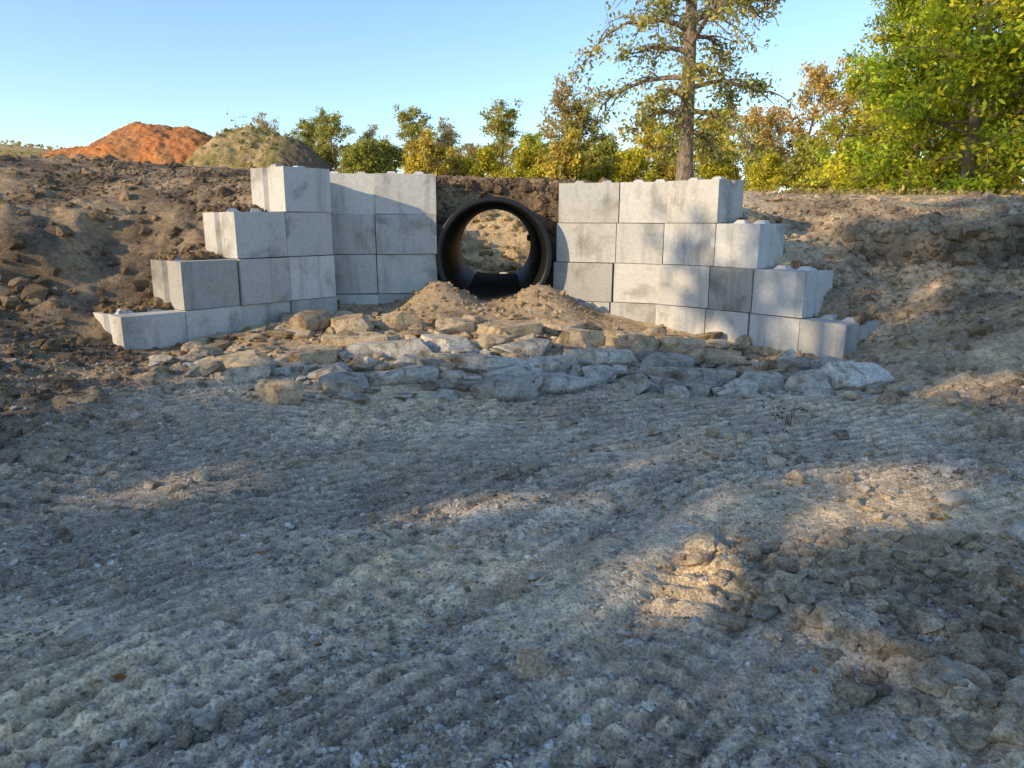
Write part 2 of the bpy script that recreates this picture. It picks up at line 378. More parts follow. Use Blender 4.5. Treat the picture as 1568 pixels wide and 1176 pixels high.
def okpipe(x,y,z,r=.95): return ~(((x-pcx(y))**2+(z-PCZ)**2<r*r)&(y>11.45)&(y<17.6))
n=66000
yy=1.7+ (rng.random(n)**1.6)*8.5; xx=rng.uniform(-1,1,n)*(1.2+yy*.78)
keep=(sdist(xx,yy)<-.1)&(rng.random(n)<.18+.82*smooth(-.2,.3,fbm(xx*.9,yy*.9,51,4))); xx,yy=xx[keep],yy[keep]
zz=H(xx,yy); n=len(xx)
sz=np.clip(rng.lognormal(-4.8,.45,n),.005,.03)
sc=sz[:,None]*np.stack([rng.uniform(.8,1.4,n),rng.uniform(.6,1.,n),rng.uniform(.4,.8,n)],1)
br=rng.uniform(.26,.76,n)[:,None]*np.array([1,.97,.92])
br=np.where((rng.random(n)<.5)[:,None],rng.uniform(.24,.56,n)[:,None]*np.array([1.,.86,.7]),br)
shp=[rock_shape(1,rng,5,1,.03) for _ in range(6)]
scatter('gravel',shp,np.stack([xx,yy,zz+sz*.15],1),sc,randrot(n,.5),br,M_clod,False)
def clods(name,n,xr,yr,smin,smed,smax,wfun,sub,smoothf=False,dk=(.65,1.15)):
    x=rng.uniform(*xr,n); y=rng.uniform(*yr,n); sd=sdist(x,y)
    k=rng.random(n)<wfun(x,y,sd); x,y=x[k],y[k]; z=H(x,y); k=okpipe(x,y,z); x,y,z=x[k],y[k],z[k]; m=len(x)
    s=np.clip(rng.lognormal(math.log(smed),.5,m),smin,smax)
    c,_,_=ground_col(x,y,z); c=c*rng.uniform(*dk,m)[:,None]
    sc=s[:,None]*np.stack([rng.uniform(.8,1.4,m),rng.uniform(.7,1.1,m),rng.uniform(.5,.9,m)],1)
    shp=[rock_shape(sub,rng,6,1,.16) for _ in range(8)]
    scatter(name,shp,np.stack([x,y,z+s*.05],1),sc,randrot(m,.5),c,M_clod,smoothf)
clods('dirt_clods',46000,(-10,10),(2,14),.01,.024,.08,lambda x,y,sd:(.25+.65*rough_mask(x,y,sd))*smooth(-.35,.25,fbm(x*.8,y*.8,61,3)),1)
clods('dirt_clods',4800,(-11,11),(2,14.5),.03,.05,.15,lambda x,y,sd:(.08+rough_mask(x,y,sd)**1.5)*smooth(-.25,.3,fbm(x*.6,y*.6,62,3))*(.15+.85*smooth(3.5,6,y))*(1-.5*smooth(10.5,12.5,y)),2)
clods('dirt_clods',2200,(.9,3.0),(1.7,3.7),.012,.026,.07,lambda x,y,sd:np.exp(-((x-np.interp(y,RX,RXX))/.22)**2)+.45*smooth(0,.3,x-np.interp(y,RX,RXX)-.1),2,False,(.6,1.))
clods('dirt_clods',500,(-1.9,1.3),(10.4,11.9),.012,.028,.06,lambda x,y,sd:.8+0*x,2)
clods('dirt_clods',900,(-1.3,.8),(12.1,13.0),.015,.035,.09,lambda x,y,sd:.9+0*x,2)
clods('dirt_clods',900,(-4.5,3.8),(18,26),.05,.10,.25,lambda x,y,sd:.8+0*x,2)
clods('dirt_clods',2600,(5.,11),(9.5,12.5),.04,.075,.2,lambda x,y,sd:np.exp(-((y-edge_r(x,y)-.02)/.22)**2),2)
clods('dirt_clods',1400,(-11,-5.6),(7.8,10.5),.04,.07,.2,lambda x,y,sd:np.exp(-((y-edge_l(x,y)+.3)/.3)**2),2)
def spill(p0,p1,zt,n,D,col,lo=.28):
    a=np.array(p0);b=np.array(p1);d=(b-a)/np.linalg.norm(b-a);bk=np.array([-d[1],d[0]])
    t=rng.uniform(.1,1.,n); o=lo*D+(1-lo)*D*rng.random(n)**.7
    xy=a+(b-a)*t[:,None]+bk*o[:,None]; h=np.maximum(0,(o/D-lo))*.08
    s=np.clip(rng.lognormal(math.log(.026),.5,n),.010,.07)
    sc=s[:,None]*rng.uniform(.6,1.3,(n,3)); c=np.array(col)*rng.uniform(.6,1.3,n)[:,None]
    scatter('spilled_soil',[rock_shape(2,rng,6,1,.16) for _ in range(5)],np.stack([xy[:,0],xy[:,1],zt+h*rng.random(n)+s*.3],1),sc,randrot(n,.5),c,M_clod,False)
spill(Q[0],Q[1],.6,150,.78,(.26,.18,.10),.4); spill(Q[1],Q[2],1.2,150,.78,(.26,.18,.10),.4); spill(Q[2],Q[3],1.8,110,.78,(.16,.115,.08),.5)
spill(Pw[4],Pw[5],1.05,50,.68,(.28,.21,.14),.5); spill(Pw[5],Pw[6],.45,60,.68,(.28,.21,.14),.4); spill(Pw[3],Pw[4],1.65,40,.68,(.24,.18,.12),.6)

TONE={'g':(.56,.53,.47),'t':(.60,.49,.34),'w':(.68,.65,.59),'b':(.46,.37,.27)}
big=[(3.45,7.45,.46,.36,.26,.5,'w',.3,0),(3.05,7.35,.24,.2,.14,.2,'g',.1,1),(1.62,9.1,.34,.3,.24,.3,'b',.2,0),(-.28,8.15,.62,.34,.11,.1,'g',.05,1),(-.12,7.0,.34,.2,.12,-.2,'g',.1,1),
(.55,7.4,.46,.28,.10,.2,'g',.06,1),(1.2,7.2,.3,.22,.14,.5,'g',.2,0),(2.05,7.85,.55,.26,.12,-.1,'g',.05,1),(2.6,7.6,.34,.22,.10,.3,'g',.1,1),(-2.15,6.75,.26,.2,.17,.1,'t',.2,0),
(-3.0,8.05,.55,.28,.12,-.1,'t',.08,1),(-2.2,8.3,.36,.24,.11,.4,'t',.1,1),(-1.35,8.6,.6,.32,.11,.3,'g',.06,1),(-1.1,7.5,.4,.26,.10,.2,'g',.08,1),(.2,8.9,.45,.32,.12,.7,'g',.1,1),
(1.1,8.5,.4,.28,.12,.1,'g',.1,1),(2.4,8.9,.66,.36,.14,-.2,'b',.08,1),(2.15,9.5,.5,.32,.15,.1,'t',.1,1),(.85,9.4,.36,.28,.15,.3,'t',.2,1),(-2.1,9.6,.45,.26,.18,.2,'t',.15,0),
(-1.55,9.8,.34,.3,.20,.8,'t',.3,0),(-.75,9.75,.4,.24,.14,.2,'t',.15,1),(-.1,9.6,.45,.28,.12,-.2,'t',.1,1),(.45,8.1,.32,.22,.11,.6,'g',.1,1),(-.75,8.9,.42,.3,.11,0,'g',.08,1),
(1.75,8.35,.36,.26,.11,.9,'g',.1,1),(-2.65,9.7,.36,.24,.18,.9,'b',.2,0),(.75,10.2,.4,.28,.12,.2,'t',.1,1),(3.1,8.35,.4,.26,.12,.4,'b',.1,1),(-1.85,7.6,.28,.2,.1,.2,'g',.1,1),(-1.65,7.1,.3,.2,.09,1.2,'g',.1,1),
(.05,7.65,.3,.22,.08,.5,'g',.1,1),(1.7,7.35,.34,.22,.09,-.3,'g',.1,1),(-.65,6.9,.2,.15,.07,.3,'g',.1,1),(2.3,7.2,.24,.16,.08,.7,'g',.1,1),(-2.7,7.5,.26,.18,.1,.3,'g',.15,1),(-.2,9.2,.34,.26,.1,.9,'t',.1,1),(1.5,9.8,.36,.26,.12,.2,'t',.1,1),(2.75,8.2,.36,.22,.1,0,'t',.1,1),
(-3.3,7.7,.2,.15,.1,.4,'t',.2,0),(.95,7.85,.3,.2,.09,1.3,'g',.1,1),(-1.9,9.0,.4,.26,.1,.2,'t',.1,1),(-.55,8.5,.3,.2,.09,1.,'g',.1,1),(1.6,6.95,.16,.12,.07,0,'g',.2,1),(2.75,3.55,.16,.12,.08,.3,'g',.1,0)]
for (x,y,l,w,t,rz,tn,ti,sb) in big:
    V,Fc=rock_shape(4,rng,5 if sb else 16,1,.03 if sb else .06,.6 if sb else .42,.95 if sb else .85,bool(sb))
    V=V*np.array([l,w,t*1.05])*1.1
    col=np.array(TONE[tn])*rng.uniform(.75,1.1)*np.ones((len(V),3))
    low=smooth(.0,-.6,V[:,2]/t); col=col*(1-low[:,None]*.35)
    me=mesh_np('limestone_slab',V,Fc,col,False,M_rock)
    o=link(bpy.data.objects.new('limestone_slab',me))
    zb=float(H(np.array([x]),np.array([y]),True)[0])
    o.location=(x,y,zb+t*.3); o.rotation_euler=(rng.normal(0,ti*.6),rng.normal(0,ti*.6),rz)
n=1050; x=rng.uniform(-3.9,3.9,n); y=rng.uniform(6.7,10.6,n); sd=sdist(x,y)
k=(sd<-.12)&(rng.random(n)<smooth(6.8,7.8,y+fbm(x*1.3,y*1.3,71,2)*.9)*(1-.7*smooth(9.8,10.6,y)))&~((x<-2.6)&(y<7.6)); x,y=x[k],y[k]; n=len(x)
s=np.clip(rng.lognormal(math.log(.088),.5,n),.03,.24)
z=H(x,y)
sc=s[:,None]*np.stack([rng.uniform(1,1.6,n),rng.uniform(.7,1.,n),rng.uniform(.26,.5,n)],1)
t=smooth(7.9,9.8,y+fbm(x*.8,y,73,2)-x*.25)[:,None]
c=(np.array(TONE['g'])*(1-t)+np.array(TONE['t'])*t)*rng.uniform(.5,1.15,n)[:,None]
c=np.where((rng.random(n)<.2)[:,None],np.array(TONE['b'])*rng.uniform(.6,1,n)[:,None],c)
scatter('limestone_rubble',[rock_shape(3,rng,8,1,.04,.5,.9,k_%5>0) for k_ in range(12)],np.stack([x,y,z+s*.12],1),sc,randrot(n,.22),c,M_rock,False)
n=420; x=rng.uniform(-6,7,n); y=rng.uniform(2.2,10,n); k=sdist(x,y)<-.1; x,y=x[k],y[k]; n=len(x)
s=np.clip(rng.lognormal(math.log(.03),.5,n),.012,.10); z=H(x,y)
sc=s[:,None]*np.stack([rng.uniform(1,1.5,n),rng.uniform(.7,1.,n),rng.uniform(.4,.7,n)],1)
c=np.array([.52,.48,.41])*rng.uniform(.6,1.2,n)[:,None]
scatter('loose_stones',[rock_shape(2,rng,9,1,.05,.5,.9) for _ in range(8)],np.stack([x,y,z+s*.1],1),sc,randrot(n,.3),c,M_rock,False)

# ------------------------------------------------------------------ concrete blocks
def block_mesh(Lg,D,Ht,nub):
    bm=bmesh.new(); e=.045
    pts=[(0,0),(Lg,0),(Lg,D*.38),(Lg-e,D*.44),(Lg-e,D*.56),(Lg,D*.62),(Lg,D),(0,D),(0,D*.62),(e,D*.56),(e,D*.44),(0,D*.38)]
    lo=[bm.verts.new((x,y,0)) for x,y in pts]; hi=[bm.verts.new((x,y,Ht)) for x,y in pts]
    bm.faces.new(lo[::-1]); bm.faces.new(hi)
    for i in range(len(pts)):
        j=(i+1)%len(pts); bm.faces.new((lo[i],lo[j],hi[j],hi[i]))
    edges=[ed for ed in bm.edges if len(ed.link_faces)==2 and ed.calc_face_angle(0)>.3]
    bmesh.ops.bevel(bm,geom=edges,offset=.012,segments=2,affect='EDGES',profile=.6)
    if nub:
        for cx in (Lg*.27,Lg*.73):
            cy=D*.55; b=.10; t=.05; h=.05
            l=[bm.verts.new((cx+sx*b,cy+sy*b,Ht-.004)) for sx,sy in ((-1,-1),(1,-1),(1,1),(-1,1))]
            u=[bm.verts.new((cx+sx*t,cy+sy*t,Ht+h)) for sx,sy in ((-1,-1),(1,-1),(1,1),(-1,1))]
            bm.faces.new(u)
            for i in range(4): j=(i+1)%4; bm.faces.new((l[i],l[j],u[j],u[i]))
    me=bpy.data.meshes.new('block'); bm.to_mesh(me); bm.free(); me.materials.append(M_conc); return me
def wall(name,poly,counts,z0,D,drift=0.,starts=None,seed=1):
    r=random.Random(seed); par=empty(name,(poly[0][0],poly[0][1],z0))
    HB=.6; k=0
    for c,rngc in enumerate(counts):
        for ii in rngc:
            a=Vector(poly[ii]); b=Vector(poly[ii+1]); d=(b-a); Lg=d.length-.016; d.normalize()
            top=(c==len(counts)-1) or (ii not in counts[c+1])
            me=block_mesh(Lg,D,HB-.010,top)
            o=bpy.data.objects.new('block_%d'%k,me); k+=1; link(o,par)
            bk=Vector((-d.y,d.x)); jt=r.uniform(-.02,.02)
            pos=a+d*(c*drift+.008+r.uniform(-.008,.008))+bk*jt
            o.location=(pos.x-poly[0][0],pos.y-poly[0][1],c*HB)
            o.rotation_euler=(r.uniform(-.007,.007),r.uniform(-.008,.008),math.atan2(d.y,d.x)+r.uniform(-.014,.014))
    return par
wall('concrete_block_wing_wall',Q,[range(0,4),range(1,4),range(2,4),range(3,4)],0.0,.78,0,seed=3)
wall('concrete_block_headwall',R_,[range(0,2)]*4,-.02,.7,0,seed=5)
wall('concrete_block_wing_wall',Pw,[range(0,6),range(0,5),range(0,4),range(0,3)],-.15,.68,.035,seed=9)

# ------------------------------------------------------------------ pipe
pipe=empty('corrugated_culvert_pipe',(PCX,11.55,PCZ))
prof=[]
L0,L1=0.,5.35
ysn=np.arange(L1,L0+.10,-.02)
for t_ in ysn: prof.append((t_,.865+.022*math.sin(t_*2*math.pi/.14)))
prof+=[(.08,.885),(.05,.895),(.0,.895),(-.004,.885),(-.004,.83),(.0,.82)]
for t_ in ysn[::-1]: prof.append((t_,.80+.024*math.sin(t_*2*math.pi/.2)))
S=96; VV=[];FF=[]
for (t_,r) in prof:
    th=np.linspace(0,2*np.pi,S,endpoint=False)
    VV.append(np.stack([np.cos(th)*r-.016*t_,np.full(S,t_),np.sin(th)*r],1))
VV=np.concatenate(VV); m=len(prof)
for a_ in range(m):
    b_=(a_+1)%m; s=np.arange(S); FF.append(np.stack([a_*S+s,a_*S+(s+1)%S,b_*S+(s+1)%S,b_*S+s],1))
link(bpy.data.objects.new('pipe_barrel',mesh_np('pipe_barrel',VV,np.concatenate(FF),None,True,M_pipe)),pipe)
tx=np.linspace(-.45,.45,17); ty=np.linspace(-.02,5.6,90); TX,TY=np.meshgrid(tx,ty)
TZ=-.66+.03*fbm(TX*3,TY*3,81,3)+.04*(TX/.4)**2
a_=(np.arange(89)[:,None]*17+np.arange(16)[None]).ravel()
V=np.stack([(TX-.016*TY).ravel(),TY.ravel(),TZ.ravel()],1)
me=mesh_np('sediment',V,np.stack([a_,a_+1,a_+18,a_+17],1),np.tile([.07,.058,.047],(len(V),1)),True,M_clod)
link(bpy.data.objects.new('sediment',me),pipe)
bm=bmesh.new(); bmesh.ops.create_cube(bm,size=1)
bmesh.ops.scale(bm,vec=(.10,.16,.14),verts=bm.verts); bmesh.ops.bevel(bm,geom=bm.edges[:],offset=.015,segments=2,affect='EDGES')
me=bpy.data.meshes.new('end_bracket'); bm.to_mesh(me); bm.free(); me.materials.append(M_pipe)
o=link(bpy.data.objects.new('end_bracket',me),pipe); o.location=(.66,5.2,.17)

# ------------------------------------------------------------------ mounds
def mound(name,cx,cy,rx,ry,fn,colfn,n=190,seed=0):
    ux=np.linspace(-1,1,n); X,Y=np.meshgrid(ux*rx,ux*ry); x=X.ravel()+cx; y=Y.ravel()+cy
    z=fn(x,y); 
    a=(np.arange(n-1)[:,None]*n+np.arange(n-1)[None]).ravel()
    me=mesh_np(name,np.stack([x-cx,y-cy,z],1),np.stack([a,a+1,a+n+1,a+n],1),colfn(x,y,z),True,M_clod)
    o=link(bpy.data.objects.new(name,me)); o.location=(cx,cy,0); return o
def cone(x,y,cx,cy,rx,ry,h,p=1.25): 
    r=np.sqrt(((x-cx)/rx)**2+((y-cy)/ry)**2); return h*(1-np.minimum(r,1.6)**p)
def redf(x,y):
    x=x-.45
    a=np.maximum(cone(x,y,-12.9,26,2.5,2.6,1.44,1.3),cone(x,y,-11.4,26,2.2,2.4,1.40,1.3)); a=np.maximum(a,cone(x,y,-12.2,26,2.3,2.4,1.34,2.0)); a=np.maximum(a,cone(x,y,-15.2,26.5,2.4,1.5,.75))
    return 3.38+a+.12*fbm(x*1.3,y*1.3,91,4)+.14*np.abs(fbm(x*4,y*4,92,3))
def redc(x,y,z):
    t=smooth(-.3,.4,fbm(x*2.5,y*2.5,93,4)); return lerp(np.tile(np.array([.58,.23,.085]),(len(x),1)),np.array([.42,.21,.10]),t)
mound('red_clay_mound',-12.9,26,4.9,3.2,redf,redc)
def grf(x,y):
    a=np.maximum(cone(x,y,-8.7,25.5,2.5,2.8,1.62,1.3),cone(x,y,-7.5,25.3,1.8,2.4,1.25,1.7)); return 3.12+a+.16*fbm(x*1.4,y*1.4,94,4)+.06*fbm(x*7,y*7,95,3)
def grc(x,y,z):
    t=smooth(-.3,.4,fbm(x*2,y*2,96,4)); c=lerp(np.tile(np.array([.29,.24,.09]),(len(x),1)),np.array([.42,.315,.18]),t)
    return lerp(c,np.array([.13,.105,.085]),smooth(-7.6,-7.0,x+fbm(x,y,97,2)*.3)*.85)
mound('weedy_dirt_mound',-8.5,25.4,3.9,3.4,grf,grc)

# ------------------------------------------------------------------ trees
def tube(pts,rad,seg):
    P=np.array(pts); R=np.array(rad); n=len(P)
    T=np.gradient(P,axis=0); T/=np.maximum(np.linalg.norm(T,axis=1,keepdims=True),1e-6)
    up=np.array([0,0,1.]) if abs(T[0,2])<.8 else np.array([1.,0,0])
    A=np.cross(T,up); A/=np.maximum(np.linalg.norm(A,axis=1,keepdims=True),1e-6); B=np.cross(T,A)
    th=np.linspace(0,2*np.pi,seg,endpoint=False)
    V=P[:,None]+R[:,None,None]*(np.cos(th)[None,:,None]*A[:,None]+np.sin(th)[None,:,None]*B[:,None])
    s=np.arange(seg); a=(np.arange(n-1)[:,None]*seg+s[None]).ravel(); b=(np.arange(n-1)[:,None]*seg+((s+1)%seg)[None]).ravel()
    return V.reshape(-1,3),np.stack([a,b,b+seg,a+seg],1)
def tree_data(r,Ht,r0,Rad,fb=.3,nl=26,shape=lambda h:1-.5*h,el=(.9,.2),droop=.3,nsub=7,ntw=5,leaf_n=7,leaf=.1,spread=.22,cols=((.1,.13,.02),),lean=(0,0),trunk_noise=.25,sublen=.42,flare=1.35,lv=(.65,1.25)):
    tubes=[]
    n=16; hs=np.linspace(0,1,n); wob=np.cumsum(r.normal(0,trunk_noise*.25,(n,2)),0)*hs[:,None]
    tp=np.stack([wob[:,0]+lean[0]*hs*Ht,wob[:,1]+lean[1]*hs*Ht,hs*Ht],1)
    tr=r0*(1-hs)**.8*.9+r0*.08; tr[0]*=flare; tr[1]*=1.05
    tubes.append((tp,tr,12))
    C=[];CI=[]
    az=r.uniform(0,6.28)
    for i in range(nl):
        h=fb+(1-fb)*((i+r.uniform(0,.8))/nl)**.9; h=min(h,.98); az+=2.4+r.normal(0,.3)
        u=(h-fb)/(1-fb); Lb=Rad*shape(u)*r.uniform(*lv); e=el[0]*u+el[1]*(1-u)+r.normal(0,.16)
        st=np.array([np.interp(h,hs,tp[:,k]) for k in range(3)]); rb=np.interp(h,hs,tr)*.40
        t=np.linspace(0,1,8); d=np.array([math.cos(az)*math.cos(e),math.sin(az)*math.cos(e),math.sin(e)])
        w=np.cumsum(r.normal(0,.035*Lb,(8,3)),0)*t[:,None]
        bp=st+d*Lb*t[:,None]+w; bp[:,2]+=-droop*Lb*t**2
        tubes.append((bp,rb*(1-t)**.8+.008,6))
        for s in range(nsub):
            ts=r.uniform(.22,1); p0=np.array([np.interp(ts,t,bp[:,k]) for k in range(3)])
            a2=az+r.normal(0,.9); e2=e+r.normal(.1,.5); L2=Lb*sublen*r.uniform(.5,1.2)*(1.15-.5*ts)
            t2=np.linspace(0,1,5); d2=np.array([math.cos(a2)*math.cos(e2),math.sin(a2)*math.cos(e2),math.sin(e2)])
            sp=p0+d2*L2*t2[:,None]+np.cumsum(r.normal(0,.05*L2,(5,3)),0)*t2[:,None]; sp[:,2]+=-droop*1.2*L2*t2**2
            tubes.append((sp,rb*.35*(1-t2)+.005,4))
            shade=r.uniform(.62,1.25); ck=r.integers(0,len(cols))
            for q in range(ntw):
                tt=r.uniform(.2,1); c0=np.array([np.interp(tt,t2,sp[:,k]) for k in range(3)])
                dd=r.normal(size=3); dd[2]=dd[2]*.6-.6*droop; dd/=np.linalg.norm(dd); lt=L2*r.uniform(.2,.45)+.1
                tubes.append((np.array([c0,c0+dd*lt*.5,c0+dd*lt]),np.array([.007,.005,.003]),3))
                m=max(1,int(leaf_n*r.uniform(.5,1.5)))
                a_=r.uniform(.1,1.1,m)[:,None]
                C.append(c0+dd*lt*a_+r.normal(0,spread,(m,3))*np.array([1,1,.75]))
                cc=np.array(cols[ck])*shade*r.uniform(.8,1.2); CI.append(np.tile(cc,(m,1)))
    C=np.concatenate(C); CI=np.concatenate(CI)*r.uniform(.75,1.25,(len(C),1))
    VV=[];FF=[];o=0
    for p,rd,sg in tubes:
        V,Fx=tube(p,rd,sg); VV.append(V); FF.append(Fx+o); o+=len(V)
    return np.concatenate(VV),np.concatenate(FF),C,CI
def leaf_mesh(r,C,CI,leaf,name='foliage'):
    n=len(C); u=r.normal(size=(n,3)); u/=np.linalg.norm(u,axis=1,keepdims=True); w=r.normal(size=(n,3)); w-=np.sum(w*u,1,keepdims=True)*u; w/=np.linalg.norm(w,axis=1,keepdims=True)
    l=leaf*r.uniform(.6,1.3,(n,1)); 
    V=np.stack([C-u*l,C+w*l*.5,C+u*l,C-w*l*.5],1).reshape(-1,3)
    return mesh_np(name,V,np.arange(4*n).reshape(-1,4),np.repeat(CI,4,axis=0),False,M_leaf)
def gz1(x,y): return float(H(np.array([x]),np.array([y]))[0])
def place(name,wood,fol,x,y,s=1,rot=0,parent=None,dz=-.05,sz=None):
    z=gz1(x,y)+dz
    e=bpy.data.objects.new(name,None); link(e,parent); e.location=(x,y,z); e.rotation_euler=(0,0,rot); e.scale=(s,s,sz or s)
    if wood: link(bpy.data.objects.new('trunk_and_limbs',wood),e)
    link(bpy.data.objects.new('foliage',fol),e); return e
r=np.random.default_rng(21)
OL=((.40,.38,.09),(.30,.33,.08),(.50,.42,.10),(.34,.34,.12))
V,Fx,C,CI=tree_data(r,11.,.22,4.3,fb=.14,nl=54,shape=lambda u:.5+1.1*u-1.1*u*u,el=(1.15,.2),droop=.6,nsub=9,ntw=6,leaf_n=8,spread=.13,cols=OL,trunk_noise=.10,sublen=.4,lv=(.55,1.12))
place('shaggy_bark_tree',mesh_np('trunk_and_limbs',V,Fx,None,True,M_bark),leaf_mesh(r,C,CI,.064),4.5,20,1,0)
GR=((.46,.50,.035),(.32,.42,.035),(.58,.54,.05),(.20,.29,.03))
gm=[]
for k in range(2):
    V,Fx,C,CI=tree_data(r,11.5,.22,5.6,fb=.05,nl=48,shape=lambda u:.85+.6*u-1.1*u*u,el=(1.1,.15),droop=.3,nsub=11,ntw=7,leaf_n=12,spread=.22,cols=GR)
    gm.append((mesh_np('trunk_and_limbs',V,Fx,None,True,M_bark),leaf_mesh(r,C,CI,.11)))
place('green_leafy_tree',*gm[0],16.6,28,1.0,.5)
place('green_leafy_tree',*gm[1],19.2,26,1.05,2)
place('green_leafy_tree',*gm[1],17.8,34,.8,4)
place('green_leafy_tree',*gm[0],24,33,1.1,3)
row=empty('distant_tree_line',(0,0,0))
pal=[((.33,.33,.08),(.42,.38,.09)),((.58,.49,.06),(.64,.52,.08)),((.42,.33,.12),(.50,.38,.13)),((.42,.46,.06),(.52,.50,.06)),((.62,.42,.14),(.52,.41,.12))]
var=[]
for k,pc in enumerate(pal):
    sparse=k in(2,4)
    V,Fx,C,CI=tree_data(r,5.8,.13,2.4,fb=.30,nl=24,shape=lambda u:.75+.8*u-.95*u*u,el=(1.0,.5),droop=.12,nsub=6,ntw=5,leaf_n=5 if sparse else 8,spread=.16,cols=pc,trunk_noise=.3)
    var.append((mesh_np('trunk_and_limbs',V,Fx,None,True,M_bark),leaf_mesh(r,C,CI,.11)))
bush=[]
for k,pc in enumerate((((.56,.50,.06),(.48,.46,.06)),((.60,.48,.08),(.46,.36,.10)),((.33,.34,.08),(.40,.38,.09)))):
    V,Fx,C,CI=tree_data(r,2.6,.06,2.2,fb=.02,nl=22,shape=lambda u:1-.35*u,el=(1.1,.4),droop=.1,nsub=6,ntw=5,leaf_n=9,spread=.2,cols=pc)
    bush.append((mesh_np('trunk_and_limbs',V,Fx,None,True,M_bark),leaf_mesh(r,C,CI,.13)))
spec=[(-13.8,60,.84,0),(-11.3,62,.72,2),(-7.8,60,.90,0),(-5.2,62,.76,2),(-3.2,60,.55,2),(-.7,60,1.0,0),(1.6,58,.72,3),(4.3,60,1.16,2),(5.0,60,.95,0),(7.4,61,.74,1),(10.1,58,.82,1),(12.4,61,.8,3),
(14.9,57,.88,1),(16.5,62,1.0,3),(18.5,58,1.0,4),(20.5,60,1.05,4),(22.8,60,1.35,4),(25,57,1.25,4),(27,52,1.05,1),(29,60,1.3,1),(33,56,1.2,3),(37,60,1.3,1),(42,58,1.3,3),(-17,64,.8,0),(-21,66,.75,2)]
rr=random.Random(4)
for x,y,s,k in spec: place('tree',*var[k],x,y,s,rr.uniform(0,6.28),row,sz=s*rr.uniform(.95,1.1))
for k in range(38):
    x=-20+k*1.8+rr.uniform(-.6,.6); y=rr.uniform(50,58) if x>-6 else rr.uniform(58,62)
    place('bush',*bush[rr.choice([0,0,1,2]) if x>-2 else rr.choice([0,2,2,1])],x,y,rr.uniform(.65,1.1),rr.uniform(0,6.28),row)
for k in range(22):
    x=-18+k*2.9+rr.uniform(-1,1); place('tree',*var[rr.choice([0,1,2,2,4,1])],x,rr.uniform(66,74),rr.uniform(.5,.85),rr.uniform(0,6.28),row)
for x,y,s in ((15.2,34,.62),(17.5,37,.8),(20,36,.7),(22,38,.8),(13.2,40,.6)):
    place('bush',*bush[0],x,y,s,rr.uniform(0,6.28),row)

# ------------------------------------------------------------------ sun + shade trees behind-left of the camera
EL=math.radians(21); S2=np.array([-.86,-.51]); S2/=np.linalg.norm(S2)
tl=1/math.tan(EL)
patches=[(.9,3.05,.5,.28,.7),(2.58,4.65,.5,.2,.1),(2.46,4.15,.45,.16,.1),(1.1,5.15,.7,.22,.1),(-2.15,4.5,.6,.2,.1),(-.4,4.2,.45,.12,.2),(4.8,6.9,.8,.4,0),(1.5,2.6,.2,.2,.5)]  # ground spots to be sunlit; crown gaps are shaped to let sun through
shade_pos=[(20,-6.0,13.2,3.2),(20,-4.2,13.5,3.9),(19,-2.0,14,4.0),(23,.2,14,4.2),(20,5.2,13.5,4.2),(17,1.5,9.5,3.2),(16,-4.5,9,2.8)]
rs=np.random.default_rng(5)
for (D,cc,Ht,Rd) in shade_pos:
    bx,by=S2*D+np.array([.51,-.86])*cc
    zb=gz1(bx,by)
    V,Fx,C,CI=tree_data(rs,Ht,.3,Rd,fb=.2,nl=34,shape=lambda u:.9+.5*u-1.0*u*u,el=(1.1,.3),droop=.2,nsub=9,ntw=6,leaf_n=8,spread=.25,cols=GR)
    W=C+np.array([bx,by,zb]); q=W[:,:2]-S2*(W[:,2:3]-.05)*tl
    c_=q[:,0]*.51-q[:,1]*.86; l_=q[:,0]*.86+q[:,1]*.51
    keep=rs.random(len(C))<.42
    for (px,py,rx,ry,ro) in patches:
        co,si=math.cos(ro),math.sin(ro); u=(q[:,0]-px)*co+(q[:,1]-py)*si; v=-(q[:,0]-px)*si+(q[:,1]-py)*co
        keep&=((u/(rx+.17))**2+(v/(ry+.17))**2)>1
    nzv=fbm(l_*.5,c_*1.1,101,2)
    thr_a=np.interp(c_,[-8.9,-8.6,-8.2,-7.6],[-1.2,-.2,.05,1.5])
    thr_b=np.interp(c_,[-9.6,-9.3,-8,-5.4,-4.2],[-1.2,-.25,-.1,-.05,1.5])
    wl=smooth(6.2,7.0,l_); thr=thr_a*(1-wl)+thr_b*wl
    keep&=nzv<thr  # crown leaves cut away by noise to shape dapples on walls and bank
    e=empty('shade_tree',(bx,by,zb-.05))
    link(bpy.data.objects.new('trunk_and_limbs',mesh_np('trunk_and_limbs',V,Fx,None,True,M_bark)),e)
    link(bpy.data.objects.new('foliage',leaf_mesh(rs,C[keep],CI[keep],.17)),e)

